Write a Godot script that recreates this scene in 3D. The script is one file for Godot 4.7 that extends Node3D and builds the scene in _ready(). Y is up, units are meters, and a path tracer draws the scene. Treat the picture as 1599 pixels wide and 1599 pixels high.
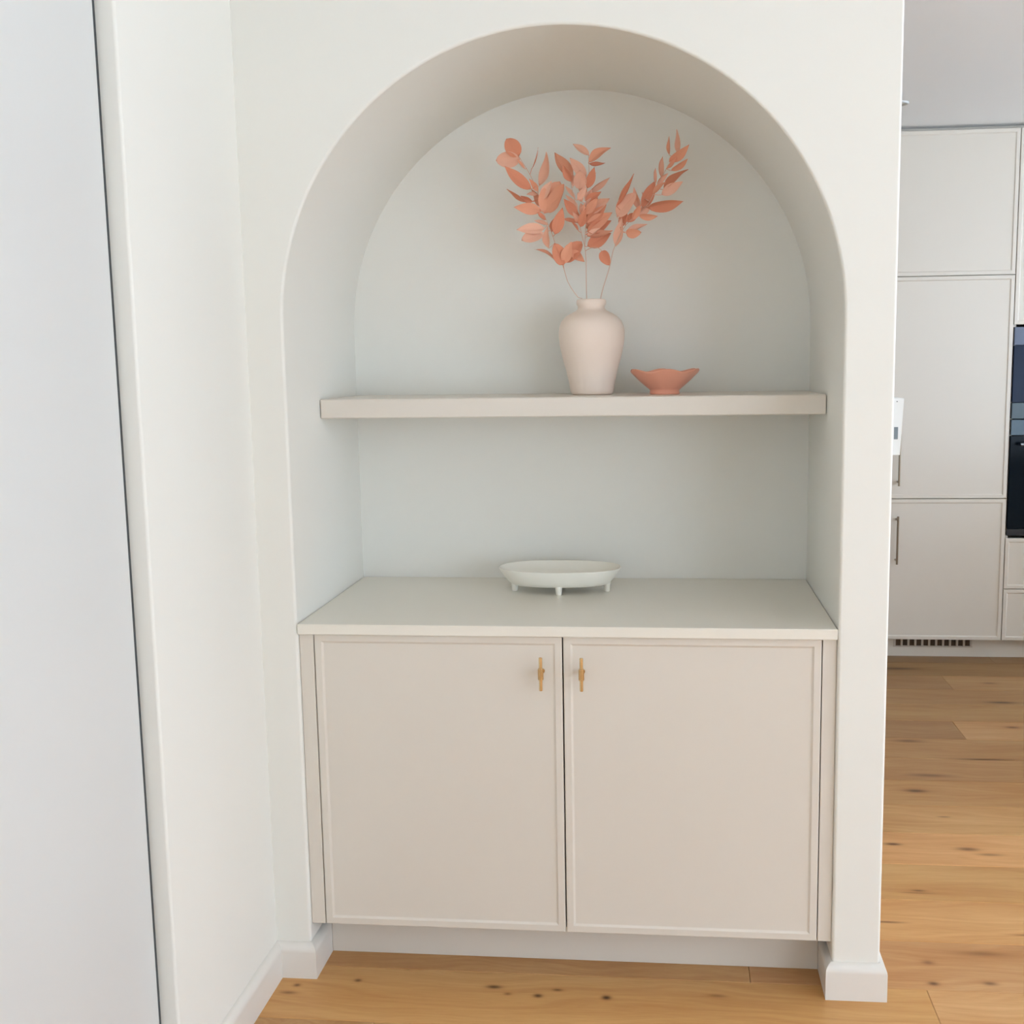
extends Node3D

# ---------------------------------------------------------------- geometry kit
class Shape:
	var v := PackedVector3Array()
	var n := PackedVector3Array()
	var u := PackedVector2Array()
	func tri(a: Vector3, b: Vector3, c: Vector3) -> void:          # a, b, c counter-clockwise seen from outside
		var k := (b - a).cross(c - a).normalized()
		put(a, k); put(c, k); put(b, k)
	func put(p: Vector3, k: Vector3, t := Vector2.ZERO) -> void:
		v.append(p); n.append(k); u.append(t)
	func quad(a: Vector3, b: Vector3, c: Vector3, d: Vector3) -> void:
		tri(a, b, c); tri(a, c, d)
	func smooth_quad(p: Array, k: Array, t := []) -> void:          # four corners counter-clockwise with their normals
		for i in [0, 2, 1, 0, 3, 2]:
			put(p[i], k[i], t[i] if t.size() == 4 else Vector2.ZERO)
	func plate(a: Vector3, b: Vector3, c: Vector3, d: Vector3, t: Array) -> void:   # flat quad with texture coordinates
		var k := (b - a).cross(c - a).normalized()
		smooth_quad([a, b, c, d], [k, k, k, k], t)
	func box(lo: Vector3, hi: Vector3, c := 0.0) -> void:           # a box with chamfered edges
		var m := (lo + hi) * 0.5
		var h := (hi - lo) * 0.5
		c = minf(c, minf(h.x, minf(h.y, h.z)) * 0.9)
		for axis in 3:
			var a2 := (axis + 1) % 3
			var a3 := (axis + 2) % 3
			for s in [-1.0, 1.0]:
				var q := []
				for e in [[-1, -1], [1, -1], [1, 1], [-1, 1]]:
					var p := Vector3.ZERO
					p[axis] = s * h[axis]; p[a2] = e[0] * (h[a2] - c); p[a3] = e[1] * (h[a3] - c)
					q.append(m + p)
				if s > 0: quad(q[0], q[1], q[2], q[3])
				else: quad(q[3], q[2], q[1], q[0])
			if c <= 0.0: continue
			for s2 in [-1.0, 1.0]:
				for s3 in [-1.0, 1.0]:                              # the four chamfers that run along this axis
					var q := []
					for e in [[-1, 0], [1, 0], [1, 1], [-1, 1]]:
						var p := Vector3.ZERO
						p[axis] = e[0] * (h[axis] - c)
						p[a2] = s2 * (h[a2] - (c if e[1] == 1 else 0.0))
						p[a3] = s3 * (h[a3] - (0.0 if e[1] == 1 else c))
						q.append(m + p)
					if s2 * s3 > 0: quad(q[0], q[1], q[2], q[3])
					else: quad(q[3], q[2], q[1], q[0])
		if c > 0.0:
			for sx in [-1.0, 1.0]:
				for sy in [-1.0, 1.0]:
					for sz in [-1.0, 1.0]:
						var a := m + Vector3(sx * h.x, sy * (h.y - c), sz * (h.z - c))
						var b := m + Vector3(sx * (h.x - c), sy * h.y, sz * (h.z - c))
						var d := m + Vector3(sx * (h.x - c), sy * (h.y - c), sz * h.z)
						if sx * sy * sz > 0: tri(a, b, d)
						else: tri(a, d, b)
	func lathe(prof: Array, segs: int, place := Transform3D.IDENTITY, squash := Vector2.ONE) -> void:   # prof: Vector2(radius, height), from the bottom outside round to the inside
		grid(prof.size(), segs, func(i: int, t: float) -> Vector3:
			var r: float = prof[i].x
			return place * Vector3(r * cos(t) * squash.x, prof[i].y, -r * sin(t) * squash.y))
	func grid(rows: int, segs: int, f: Callable) -> void:           # closed rings stacked bottom to top, smooth normals from neighbours
		var p := []
		for i in rows:
			var ring := []
			for j in segs:
				ring.append(f.call(i, TAU * j / segs))
			p.append(ring)
		var k := []
		for i in rows:
			var ring := []
			for j in segs:
				var around: Vector3 = p[i][(j + 1) % segs] - p[i][(j - 1 + segs) % segs]
				var up: Vector3 = p[mini(i + 1, rows - 1)][j] - p[maxi(i - 1, 0)][j]
				if around.length() < 1e-7:
					var i2 := 1 if i == 0 else rows - 2
					around = p[i2][(j + 1) % segs] - p[i2][(j - 1 + segs) % segs]
				ring.append(around.cross(up).normalized())
			k.append(ring)
		for i in rows - 1:
			for j in segs:
				var j2 := (j + 1) % segs
				smooth_quad([p[i][j], p[i][j2], p[i + 1][j2], p[i + 1][j]], [k[i][j], k[i][j2], k[i + 1][j2], k[i + 1][j]])
	func tube(path: Array, r0: float, r1: float, segs := 8) -> void:   # a tapering round bar along a path, with flat caps
		var rings := []
		var norms := []
		var side := Vector3.RIGHT
		for i in path.size():
			var d: Vector3 = (path[mini(i + 1, path.size() - 1)] - path[maxi(i - 1, 0)]).normalized()
			if i == 0: side = d.cross(Vector3.UP if absf(d.y) < 0.9 else Vector3.BACK).normalized()
			side = (side - d * side.dot(d)).normalized()
			var b := d.cross(side)
			var r := lerpf(r0, r1, float(i) / (path.size() - 1))
			var ring := []
			var nr := []
			for j in segs:
				var a := TAU * j / segs
				var o := side * cos(a) + b * sin(a)
				nr.append(o); ring.append(path[i] + o * r)
			rings.append(ring); norms.append(nr)
		for i in path.size() - 1:
			for j in segs:
				var j2 := (j + 1) % segs
				smooth_quad([rings[i][j], rings[i][j2], rings[i + 1][j2], rings[i + 1][j]], [norms[i][j], norms[i][j2], norms[i + 1][j2], norms[i + 1][j]])
		var e := path.size() - 1
		for j in segs:
			var j2 := (j + 1) % segs
			tri(path[0], rings[0][j2], rings[0][j])
			tri(path[e], rings[e][j], rings[e][j2])
	func mesh() -> ArrayMesh:
		var a := []
		a.resize(Mesh.ARRAY_MAX)
		a[Mesh.ARRAY_VERTEX] = v; a[Mesh.ARRAY_NORMAL] = n; a[Mesh.ARRAY_TEX_UV] = u
		var m := ArrayMesh.new()
		m.add_surface_from_arrays(Mesh.PRIMITIVE_TRIANGLES, a)
		return m

var used := {}
func numbered(called: String) -> String:
	var k: int = used.get(called, -1) + 1
	used[called] = k
	return called if k == 0 else "%s_%03d" % [called, k]

func obj(called: String, s: Shape, m: Material, parent: Node = self) -> MeshInstance3D:
	var o := MeshInstance3D.new()
	o.mesh = s.mesh()
	o.material_override = m
	if parent == self:
		o.name = numbered(called)
		add_child(o, true)
	else:
		var k := 0
		for c in parent.get_children():
			if String(c.name) == called or String(c.name).begins_with(called + "_0") or String(c.name).begins_with(called + "_1"): k += 1
		o.name = called if k == 0 else "%s_%03d" % [called, k]
		parent.add_child(o, true)
	return o

func tag(o: Node, label: String, category: String, group := "") -> Node:
	o.set_meta("label", label); o.set_meta("category", category)
	if group != "": o.set_meta("group", group)
	return o

func thing(called: String, label: String, category: String, at := Vector3.ZERO, group := "") -> Node3D:
	var o := Node3D.new()
	o.name = numbered(called)
	add_child(o)
	o.position = at
	tag(o, label, category, group)
	return o

func struct(called: String, label: String, category: String, s: Shape, m: Material) -> MeshInstance3D:
	var o := obj(called, s, m)
	o.set_meta("kind", "structure")
	tag(o, label, category)
	return o

func mat(c: Color, rough := 0.6, metal := 0.0, spec := 0.5) -> StandardMaterial3D:
	var m := StandardMaterial3D.new()
	m.albedo_color = c; m.roughness = rough; m.metallic = metal; m.metallic_specular = spec
	return m

func rgb(r: float, g: float, b: float) -> Color:
	return Color(r / 255.0, g / 255.0, b / 255.0)

func fine_bump(m: StandardMaterial3D, freq: float, depth: float, scale: float, s: int) -> void:
	var nz := FastNoiseLite.new()
	nz.seed = s; nz.frequency = freq; nz.fractal_octaves = 3
	var t := NoiseTexture2D.new()
	t.width = 256; t.height = 256; t.seamless = true; t.noise = nz; t.as_normal_map = true; t.bump_strength = depth
	m.normal_enabled = true; m.normal_texture = t; m.normal_scale = 0.25
	m.uv1_triplanar = true; m.uv1_scale = Vector3.ONE * scale

# a skirting profile swept along a plan path (x, z), the room on the left-hand side of the walk; mitred at each corner
const SKIRT := [Vector2(0.0, 0.0), Vector2(0.016, 0.0), Vector2(0.016, 0.068), Vector2(0.0152, 0.074), Vector2(0.0128, 0.080), Vector2(0.009, 0.085), Vector2(0.004, 0.0885), Vector2(0.0, 0.090)]
func skirting(path: Array, from_i: int, to_i: int) -> Shape:
	var s := Shape.new()
	var rows := []
	for i in path.size():
		var d1: Vector2 = (path[i] - path[maxi(i - 1, 0)]).normalized()
		var d2: Vector2 = (path[mini(i + 1, path.size() - 1)] - path[i]).normalized()
		if i == 0: d1 = d2
		if i == path.size() - 1: d2 = d1
		var n1 := Vector2(d1.y, -d1.x)
		var n2 := Vector2(d2.y, -d2.x)
		var mi := (n1 + n2) / (1.0 + n1.dot(n2))
		var row := []
		for q in SKIRT:
			var o: Vector2 = path[i] + mi * q.x
			row.append(Vector3(o.x, q.y, o.y))
		rows.append(row)
	for i in range(from_i, to_i):
		var out := Vector3(path[i + 1].y - path[i].y, 0, -(path[i + 1].x - path[i].x)).normalized()
		for j in SKIRT.size() - 1:
			var smooth := j >= 2
			var a: Vector3 = rows[i][j]; var b: Vector3 = rows[i + 1][j]
			var c: Vector3 = rows[i + 1][j + 1]; var d: Vector3 = rows[i][j + 1]
			if smooth:
				var t0 := (float(j) - 2.0) / 5.0 * PI / 2
				var t1 := (float(j) - 1.0) / 5.0 * PI / 2
				var k0 := out * cos(t0) + Vector3.UP * sin(t0)
				var k1 := out * cos(t1) + Vector3.UP * sin(t1)
				s.smooth_quad([a, d, c, b], [k0, k1, k1, k0])
			else:
				s.quad(a, d, c, b)
	for e in [from_i, to_i]:
		for j in range(1, SKIRT.size() - 1):
			s.tri(rows[e][0], rows[e][j], rows[e][j + 1])
	return s

# a cabinet front with a narrow raised border: lower left back corner at the origin, front towards +z
func slim_door(w: float, h: float, t := 0.02, border := 0.0165, drop := 0.004) -> Shape:
	var s := Shape.new()
	var rect := func(i: float, z: float) -> Array:
		return [Vector3(i, i, z), Vector3(w - i, i, z), Vector3(w - i, h - i, z), Vector3(i, h - i, z)]
	var rings := [rect.call(0.0, 0.0), rect.call(0.0, t - 0.002), rect.call(0.0007, t - 0.0006), rect.call(0.0022, t), rect.call(border, t), rect.call(border + 0.0012, t - 0.0008), rect.call(border + 0.0045, t - drop + 0.0004), rect.call(border + 0.006, t - drop)]
	for k in rings.size() - 1:
		for i in 4:
			var j := (i + 1) % 4
			s.quad(rings[k][i], rings[k][j], rings[k + 1][j], rings[k + 1][i])
	var last: Array = rings[-1]
	s.quad(last[0], last[1], last[2], last[3])
	var first: Array = rings[0]
	s.quad(first[3], first[2], first[1], first[0])
	return s

# ---------------------------------------------------------------- the place, in metres: the niche wall's face is z = 0, the floor y = 0
const XL := -0.725          # face of the left wall
const XE := 0.749           # free end of the niche wall
const J := 0.6372           # half the width of the niche
const DEPTH := 0.587        # depth of the niche
const SPRING := 1.608       # where the arch begins
const TOP := 2.608          # ceiling
const BACKZ := -0.70        # rear face of the niche wall
const KZ := -3.049          # fronts of the kitchen cabinets
const XR := 5.2             # right wall
const ZF := 4.9             # wall behind the camera
const ZK := -3.72           # wall behind the kitchen cabinets
const DOORZ := 0.54         # jamb of the sliding door in the left wall

var paint: StandardMaterial3D
var white_trim: StandardMaterial3D
var ceiling_paint: StandardMaterial3D
var cabinet_paint: StandardMaterial3D
var counter_mat: StandardMaterial3D
var brass: StandardMaterial3D
var nickel: StandardMaterial3D
var dark_gap: StandardMaterial3D

func _ready() -> void:
	# ---- camera
	var cam := Camera3D.new()
	cam.name = "camera"
	cam.near = 0.05
	cam.far = 60.0
	cam.set_frustum(0.05 * 1599.0 / 1708.78, Vector2(-80.6, -9.0) / 1708.78 * 0.05, 0.05, 60.0)
	cam.transform = Transform3D(Basis(Vector3.UP, deg_to_rad(5.4517)) * Basis(Vector3.RIGHT, deg_to_rad(-7.5086)) * Basis(Vector3.BACK, deg_to_rad(-0.7557)), Vector3(0.2472, 1.5145, 2.4919))
	add_child(cam)
	cam.current = true
	# ---- daylight: an overcast sky through the windows of the room
	var sky_mat := ProceduralSkyMaterial.new()
	sky_mat.sky_top_color = rgb(198, 220, 244)
	sky_mat.sky_horizon_color = rgb(208, 224, 242)
	sky_mat.sky_energy_multiplier = 1.0
	sky_mat.ground_bottom_color = rgb(196, 216, 236)
	sky_mat.ground_horizon_color = rgb(202, 222, 242)
	sky_mat.ground_energy_multiplier = 1.15
	sky_mat.sun_angle_max = 1.0
	var sky := Sky.new()
	sky.sky_material = sky_mat
	var env := Environment.new()
	env.background_mode = Environment.BG_SKY
	env.sky = sky
	env.background_energy_multiplier = 8.5
	env.tonemap_mode = Environment.TONE_MAPPER_LINEAR
	env.tonemap_exposure = 0.785
	env.sdfgi_enabled = true
	env.ssao_enabled = true
	env.ssil_enabled = true
	var world := WorldEnvironment.new()
	world.name = "world_environment"
	world.environment = env
	add_child(world)
	# ---- materials
	paint = mat(rgb(245, 241, 231), 0.55, 0.0, 0.3)
	white_trim = mat(rgb(239, 232, 222), 0.35)
	ceiling_paint = mat(rgb(248, 248, 248), 0.8, 0.0, 0.2)
	cabinet_paint = mat(rgb(231, 221, 207), 0.34)
	counter_mat = mat(rgb(245, 237, 222), 0.25)
	brass = mat(rgb(218, 188, 140), 0.2, 1.0)
	nickel = mat(rgb(140, 126, 108), 0.3, 1.0)
	dark_gap = mat(rgb(84, 82, 78), 0.9)
	build_shell()
	build_floor()
	build_niche_cabinet()
	build_shelf_things()
	build_kitchen()

func wall_with_holes(axis: int, lo: Vector3, hi: Vector3, holes: Array) -> Shape:
	# a thick wall across x (axis 0) or z (axis 2); holes are Rect2 along the wall's run and height
	var s := Shape.new()
	var run := 2 if axis == 0 else 0
	var cuts := [lo[run], hi[run]]
	for h in holes: cuts.append_array([h.position.x, h.end.x])
	cuts.sort()
	for i in cuts.size() - 1:
		if cuts[i + 1] - cuts[i] < 1e-5: continue
		var mid: float = (cuts[i] + cuts[i + 1]) / 2
		var spans := [[lo.y, hi.y]]
		for h in holes:
			if mid > h.position.x and mid < h.end.x: spans = [[lo.y, h.position.y], [h.end.y, hi.y]]
		for sp in spans:
			if sp[1] - sp[0] < 1e-5: continue
			var a := lo; var b := hi
			a[run] = cuts[i]; b[run] = cuts[i + 1]; a.y = sp[0]; b.y = sp[1]
			s.box(a, b)
	return s

func niche_wall() -> Shape:
	var s := Shape.new()
	var fr := 0.007                                            # plaster edge radius
	var way := []                                               # opening: points and normals into the plaster
	for y in [0.0, 0.8]: way.append([Vector2(-J, y), Vector2(-1, 0)])
	for i in 73:
		var a := PI - PI * i / 72.0
		way.append([Vector2(J * cos(a), SPRING + J * sin(a)), Vector2(cos(a), sin(a))])
	for y in [0.8, 0.0]: way.append([Vector2(J, y), Vector2(1, 0)])
	var outline := PackedVector2Array([Vector2(XL, TOP), Vector2(XL, 0)])
	for q in way: outline.append(q[0] + q[1] * fr)
	outline.append(Vector2(XE - fr, 0)); outline.append(Vector2(XE - fr, TOP))
	var idx := Geometry2D.triangulate_polygon(outline)
	for i in range(0, idx.size(), 3):
		var p := []
		for k in 3: p.append(Vector3(outline[idx[i + k]].x, outline[idx[i + k]].y, 0))
		if (p[1] - p[0]).cross(p[2] - p[0]).z > 0: s.tri(p[0], p[1], p[2])
		else: s.tri(p[0], p[2], p[1])
	# rounded arris, reveal and back of the niche
	var prof := []
	for i in 6:
		var a := PI / 2 * i / 5.0
		prof.append([fr * (1 - sin(a)), -fr * (1 - cos(a)), sin(a)])
	prof.append([0.0, -DEPTH, 1.0])
	for i in way.size() - 1:
		for k in prof.size() - 1:
			var p := []; var nn := []
			for e in [[i, k], [i + 1, k], [i + 1, k + 1], [i, k + 1]]:
				var w: Array = way[e[0]]; var q: Array = prof[e[1]]
				var o: Vector2 = w[0] + w[1] * q[0]
				p.append(Vector3(o.x, o.y, q[1]))
				var c: float = q[2]
				nn.append(Vector3(-w[1].x * c, -w[1].y * c, sqrt(maxf(0.0, 1 - c * c))))
			s.smooth_quad([p[0], p[3], p[2], p[1]], [nn[0], nn[3], nn[2], nn[1]])
	var mid := Vector3(0, SPRING, -DEPTH)
	for i in way.size() - 1:
		s.tri(mid, Vector3(way[i + 1][0].x, way[i + 1][0].y, -DEPTH), Vector3(way[i][0].x, way[i][0].y, -DEPTH))
	s.tri(mid, Vector3(-J, 0, -DEPTH), Vector3(J, 0, -DEPTH))
	# rounded free end and its return to the rear face
	for i in 5:
		var a0 := PI / 2 * i / 5.0
		var a1 := PI / 2 * (i + 1) / 5.0
		var e0 := Vector3(XE - fr + fr * sin(a0), 0, -fr + fr * cos(a0)); var n0 := Vector3(sin(a0), 0, cos(a0))
		var e1 := Vector3(XE - fr + fr * sin(a1), 0, -fr + fr * cos(a1)); var n1 := Vector3(sin(a1), 0, cos(a1))
		var up := Vector3(0, TOP, 0)
		s.smooth_quad([e0, e1, e1 + up, e0 + up], [n0, n1, n1, n0])
	s.quad(Vector3(XE, 0, -fr), Vector3(XE, 0, BACKZ), Vector3(XE, TOP, BACKZ), Vector3(XE, TOP, -fr))
	s.quad(Vector3(XE, 0, BACKZ), Vector3(XL, 0, BACKZ), Vector3(XL, TOP, BACKZ), Vector3(XE, TOP, BACKZ))
	s.quad(Vector3(XL, TOP, 0), Vector3(XE, TOP, 0), Vector3(XE, TOP, BACKZ), Vector3(XL, TOP, BACKZ))
	s.quad(Vector3(XL, 0, BACKZ), Vector3(XL, 0, 0), Vector3(XL, TOP, 0), Vector3(XL, TOP, BACKZ))
	return s

func window(n: int, called: String, axis: int, at: float, hole: Rect2, panes: int, label: String) -> void:
	# aluminium frame with panes in a hole of the right wall (axis 0) or of the wall behind the camera (axis 2)
	var f := Shape.new()
	var root := Node3D.new()
	root.name = "window_%d" % n
	add_child(root)
	root.set_meta("kind", "structure")
	tag(root, label, called)
	var put := func(s: Shape, r0: float, r1: float, y0: float, y1: float, thick: float) -> void:
		if axis == 0: s.box(Vector3(at - thick, y0, r0), Vector3(at + thick, y1, r1), 0.003)
		else: s.box(Vector3(r0, y0, at - thick), Vector3(r1, y1, at + thick), 0.003)
	var a := hole.position.x; var b := hole.end.x; var y0 := hole.position.y; var y1 := hole.end.y
	var e := 0.045
	put.call(f, a, b, y0, y0 + e, 0.03); put.call(f, a, b, y1 - e, y1, 0.03)
	for i in panes + 1:
		var c := lerpf(a + e / 2, b - e / 2, float(i) / panes)
		put.call(f, c - e / 2, c + e / 2, y0 + e, y1 - e, 0.03)
	obj("window_frame", f, mat(rgb(238, 238, 236), 0.4), root)
	var glass := mat(Color(1, 1, 1, 0.04), 0.0)
	glass.transparency = BaseMaterial3D.TRANSPARENCY_ALPHA
	for i in panes:
		var g := Shape.new()
		var c0 := lerpf(a + e / 2, b - e / 2, float(i) / panes) + e / 2
		var c1 := lerpf(a + e / 2, b - e / 2, float(i + 1) / panes) - e / 2
		if axis == 0: g.quad(Vector3(at, y0 + e, c1), Vector3(at, y0 + e, c0), Vector3(at, y1 - e, c0), Vector3(at, y1 - e, c1))
		else: g.quad(Vector3(c0, y0 + e, at), Vector3(c1, y0 + e, at), Vector3(c1, y1 - e, at), Vector3(c0, y1 - e, at))
		obj("pane", g, glass, root)

func build_shell() -> void:
	var big := Rect2(1.0, 0.45, 3.7, 2.03)
	var small := Rect2(-0.45, 1.0, 0.6, 1.2)
	var kit := Rect2(-2.9, 0.5, 3.0, 1.98)
	var rear := Rect2(2.7, 0.45, 2.3, 2.03)
	struct("wall_back", "white plaster wall with the tall arched niche", "wall", niche_wall(), paint)
	# left wall in two lengths either side of the sliding door, with a rounded arris at the door jamb
	var left := Shape.new()
	left.box(Vector3(XL - 0.16, 0, ZK), Vector3(XL, TOP, DOORZ - 0.006))
	var fr := 0.006
	for i in 5:
		var a0 := PI / 2 * i / 5.0; var a1 := PI / 2 * (i + 1) / 5.0
		var e0 := Vector3(XL - fr + fr * cos(a0), 0, DOORZ - fr + fr * sin(a0)); var e1 := Vector3(XL - fr + fr * cos(a1), 0, DOORZ - fr + fr * sin(a1))
		var n0 := Vector3(cos(a0), 0, sin(a0)); var n1 := Vector3(cos(a1), 0, sin(a1))
		var up := Vector3(0, TOP, 0)
		left.smooth_quad([e1, e0, e0 + up, e1 + up], [n1, n0, n0, n1])
	left.box(Vector3(XL - 0.16, 0, DOORZ - 0.006), Vector3(XL - fr, TOP, DOORZ))
	left.box(Vector3(XL - 0.16, 2.36, DOORZ), Vector3(XL, TOP, 1.5))
	left.box(Vector3(XL - 0.16, 0, 1.5), Vector3(XL, TOP, ZF))
	struct("wall_left", "white plaster wall that ends at the sliding door jamb", "wall", left, paint)
	var door := Node3D.new()
	door.name = "door_1"
	add_child(door)
	door.set_meta("kind", "structure")
	tag(door, "tall flush white sliding door set back in the wall, nearest the viewer", "door")
	var leaf := Shape.new()
	leaf.box(Vector3(XL - 0.075, 0.008, DOORZ + 0.009), Vector3(XL - 0.036, 2.345, 1.495), 0.0015)
	obj("door_panel", leaf, mat(rgb(224, 222, 217), 0.35), door)
	var seal := Shape.new()
	seal.box(Vector3(XL - 0.078, 0.0, DOORZ + 0.0005), Vector3(XL - 0.037, 2.345, DOORZ + 0.0088))
	obj("seal", seal, mat(rgb(72, 74, 74), 0.8), door)
	struct("wall_right", "white wall with the glazed sliding doors", "wall", wall_with_holes(0, Vector3(XR, 0, ZK), Vector3(XR + 0.16, TOP, ZF), [big, kit]), paint)
	struct("wall_front", "white wall behind the viewer", "wall", wall_with_holes(2, Vector3(XL - 0.16, 0, ZF), Vector3(XR + 0.16, TOP, ZF + 0.16), [small, rear]), paint)
	var kw := Shape.new()
	kw.box(Vector3(XL - 0.16, 0, ZK - 0.16), Vector3(XR + 0.16, TOP, ZK))
	struct("wall_kitchen", "white wall behind the kitchen cabinets", "wall", kw, paint)
	var c := Shape.new()
	c.box(Vector3(XL - 0.16, TOP, ZK - 0.16), Vector3(XR + 0.16, TOP + 0.2, ZF + 0.16))
	struct("ceiling", "flat white ceiling above the kitchen", "ceiling", c, ceiling_paint)
	var eave := Shape.new()
	eave.box(Vector3(XR + 0.16, 2.52, ZK), Vector3(XR + 1.5, 2.7, 0.6), 0.01)
	struct("roof_eave", "white soffit of the roof over the glazed kitchen door", "roof", eave, ceiling_paint)
	window(1, "window", 0, XR + 0.08, big, 3, "tall white framed glazed doors in the wall out of view")
	window(2, "window", 0, XR + 0.08, kit, 2, "tall white framed glazed kitchen door")
	window(3, "window", 2, ZF + 0.08, rear, 3, "wide white framed glazing in the wall behind the viewer")
	window(4, "window", 2, ZF + 0.08, small, 1, "smaller white framed window behind the viewer")
	# skirtings
	var run := [Vector2(XL, DOORZ), Vector2(XL, 0), Vector2(-J, 0), Vector2(-J, -0.117)]
	run.reverse()
	struct("baseboard_left", "white skirting along the wall beside the sliding door", "skirting", skirting(run, 2, 3), white_trim)
	struct("baseboard_back", "short white skirting turning into the niche beside the corner", "skirting", skirting(run, 0, 2), white_trim)
	var run2 := [Vector2(XE, BACKZ), Vector2(XE, 0), Vector2(J, 0), Vector2(J, -0.117)]
	struct("baseboard_right", "white skirting wrapping the foot of the narrow wall end", "skirting", skirting(run2, 0, 3), white_trim)
	# recessed ceiling light, switched off
	var d := thing("downlight", "small white recessed ceiling downlight just showing past the wall end", "light fitting", Vector3(1.243, TOP, -2.55))
	var ring := Shape.new()
	ring.lathe([Vector2(0.034, -0.0005), Vector2(0.036, -0.006), Vector2(0.041, -0.008), Vector2(0.0455, -0.006), Vector2(0.0465, 0.0)].map(func(q: Vector2) -> Vector2: return q), 40)
	obj("trim_ring", ring, mat(rgb(214, 214, 212), 0.4), d)
	var lens := Shape.new()
	lens.lathe([Vector2(0.0, -0.003), Vector2(0.02, -0.0028), Vector2(0.035, -0.001)], 40)
	obj("lens", lens, mat(rgb(226, 226, 222), 0.3), d)

# ---------------------------------------------------------------- oak floor, plank by plank
var knots := []
func wood_texture(s: int, x0: float, z0: float, length: float, width: float) -> ImageTexture:
	var W := 1024; var H := 96
	var rng := RandomNumberGenerator.new()
	rng.seed = s * 977 + 5
	var grain := FastNoiseLite.new(); grain.seed = s; grain.frequency = 1.0; grain.fractal_octaves = 3
	var warp := FastNoiseLite.new(); warp.seed = s + 100; warp.frequency = 1.0; warp.fractal_octaves = 2
	var own := []
	for k in knots:
		if k[0] > x0 - 0.08 and k[0] < x0 + length + 0.08 and k[1] > z0 - 0.03 and k[1] < z0 + width + 0.03: own.append(k)
	if own.is_empty():
		for i in rng.randi_range(1, 4): own.append([x0 + rng.randf() * length, z0 + rng.randf() * width, rng.randf_range(0.012, 0.045), rng.randf_range(0.003, 0.007), rng.randf_range(0.25, 0.6)])
	var light := Vector3(255, 200, 137); var deep := Vector3(226, 160, 97); var bark := Vector3(74, 42, 20)
	var data := PackedByteArray()
	data.resize(W * H * 3)
	var ph := rng.randf() * 10.0
	for y in H:
		var z := z0 + width * (y + 0.5) / H
		for x in W:
			var xx := x0 + length * (x + 0.5) / W
			var bend := warp.get_noise_2d(xx * 1.3 + ph, z * 6.0) * 0.05
			var t := 0.5 + 0.36 * grain.get_noise_2d(xx * 1.6 + ph, (z + bend) * 34.0) + 0.20 * grain.get_noise_2d(xx * 9.0, z * 260.0 + ph) + 0.35 * warp.get_noise_2d(xx * 0.9 - ph, z * 5.0 + 4.0)
			var dark := 0.0
			for k in own:
				var dx: float = (xx - k[0]) / k[2]
				var dz: float = (z - k[1]) / k[3]
				var q := dx * dx + dz * dz
				if q < 9.0:
					dark = maxf(dark, k[4] * exp(-q * 1.2))
					t -= 0.35 * exp(-q * 0.45)
			var c := deep.lerp(light, clampf(t, 0.0, 1.0)).lerp(bark, clampf(dark, 0.0, 1.0))
			var o := (y * W + x) * 3
			data[o] = int(c.x); data[o + 1] = int(c.y); data[o + 2] = int(c.z)
	return ImageTexture.create_from_image(Image.create_from_data(W, H, false, Image.FORMAT_RGB8, data))

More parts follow.
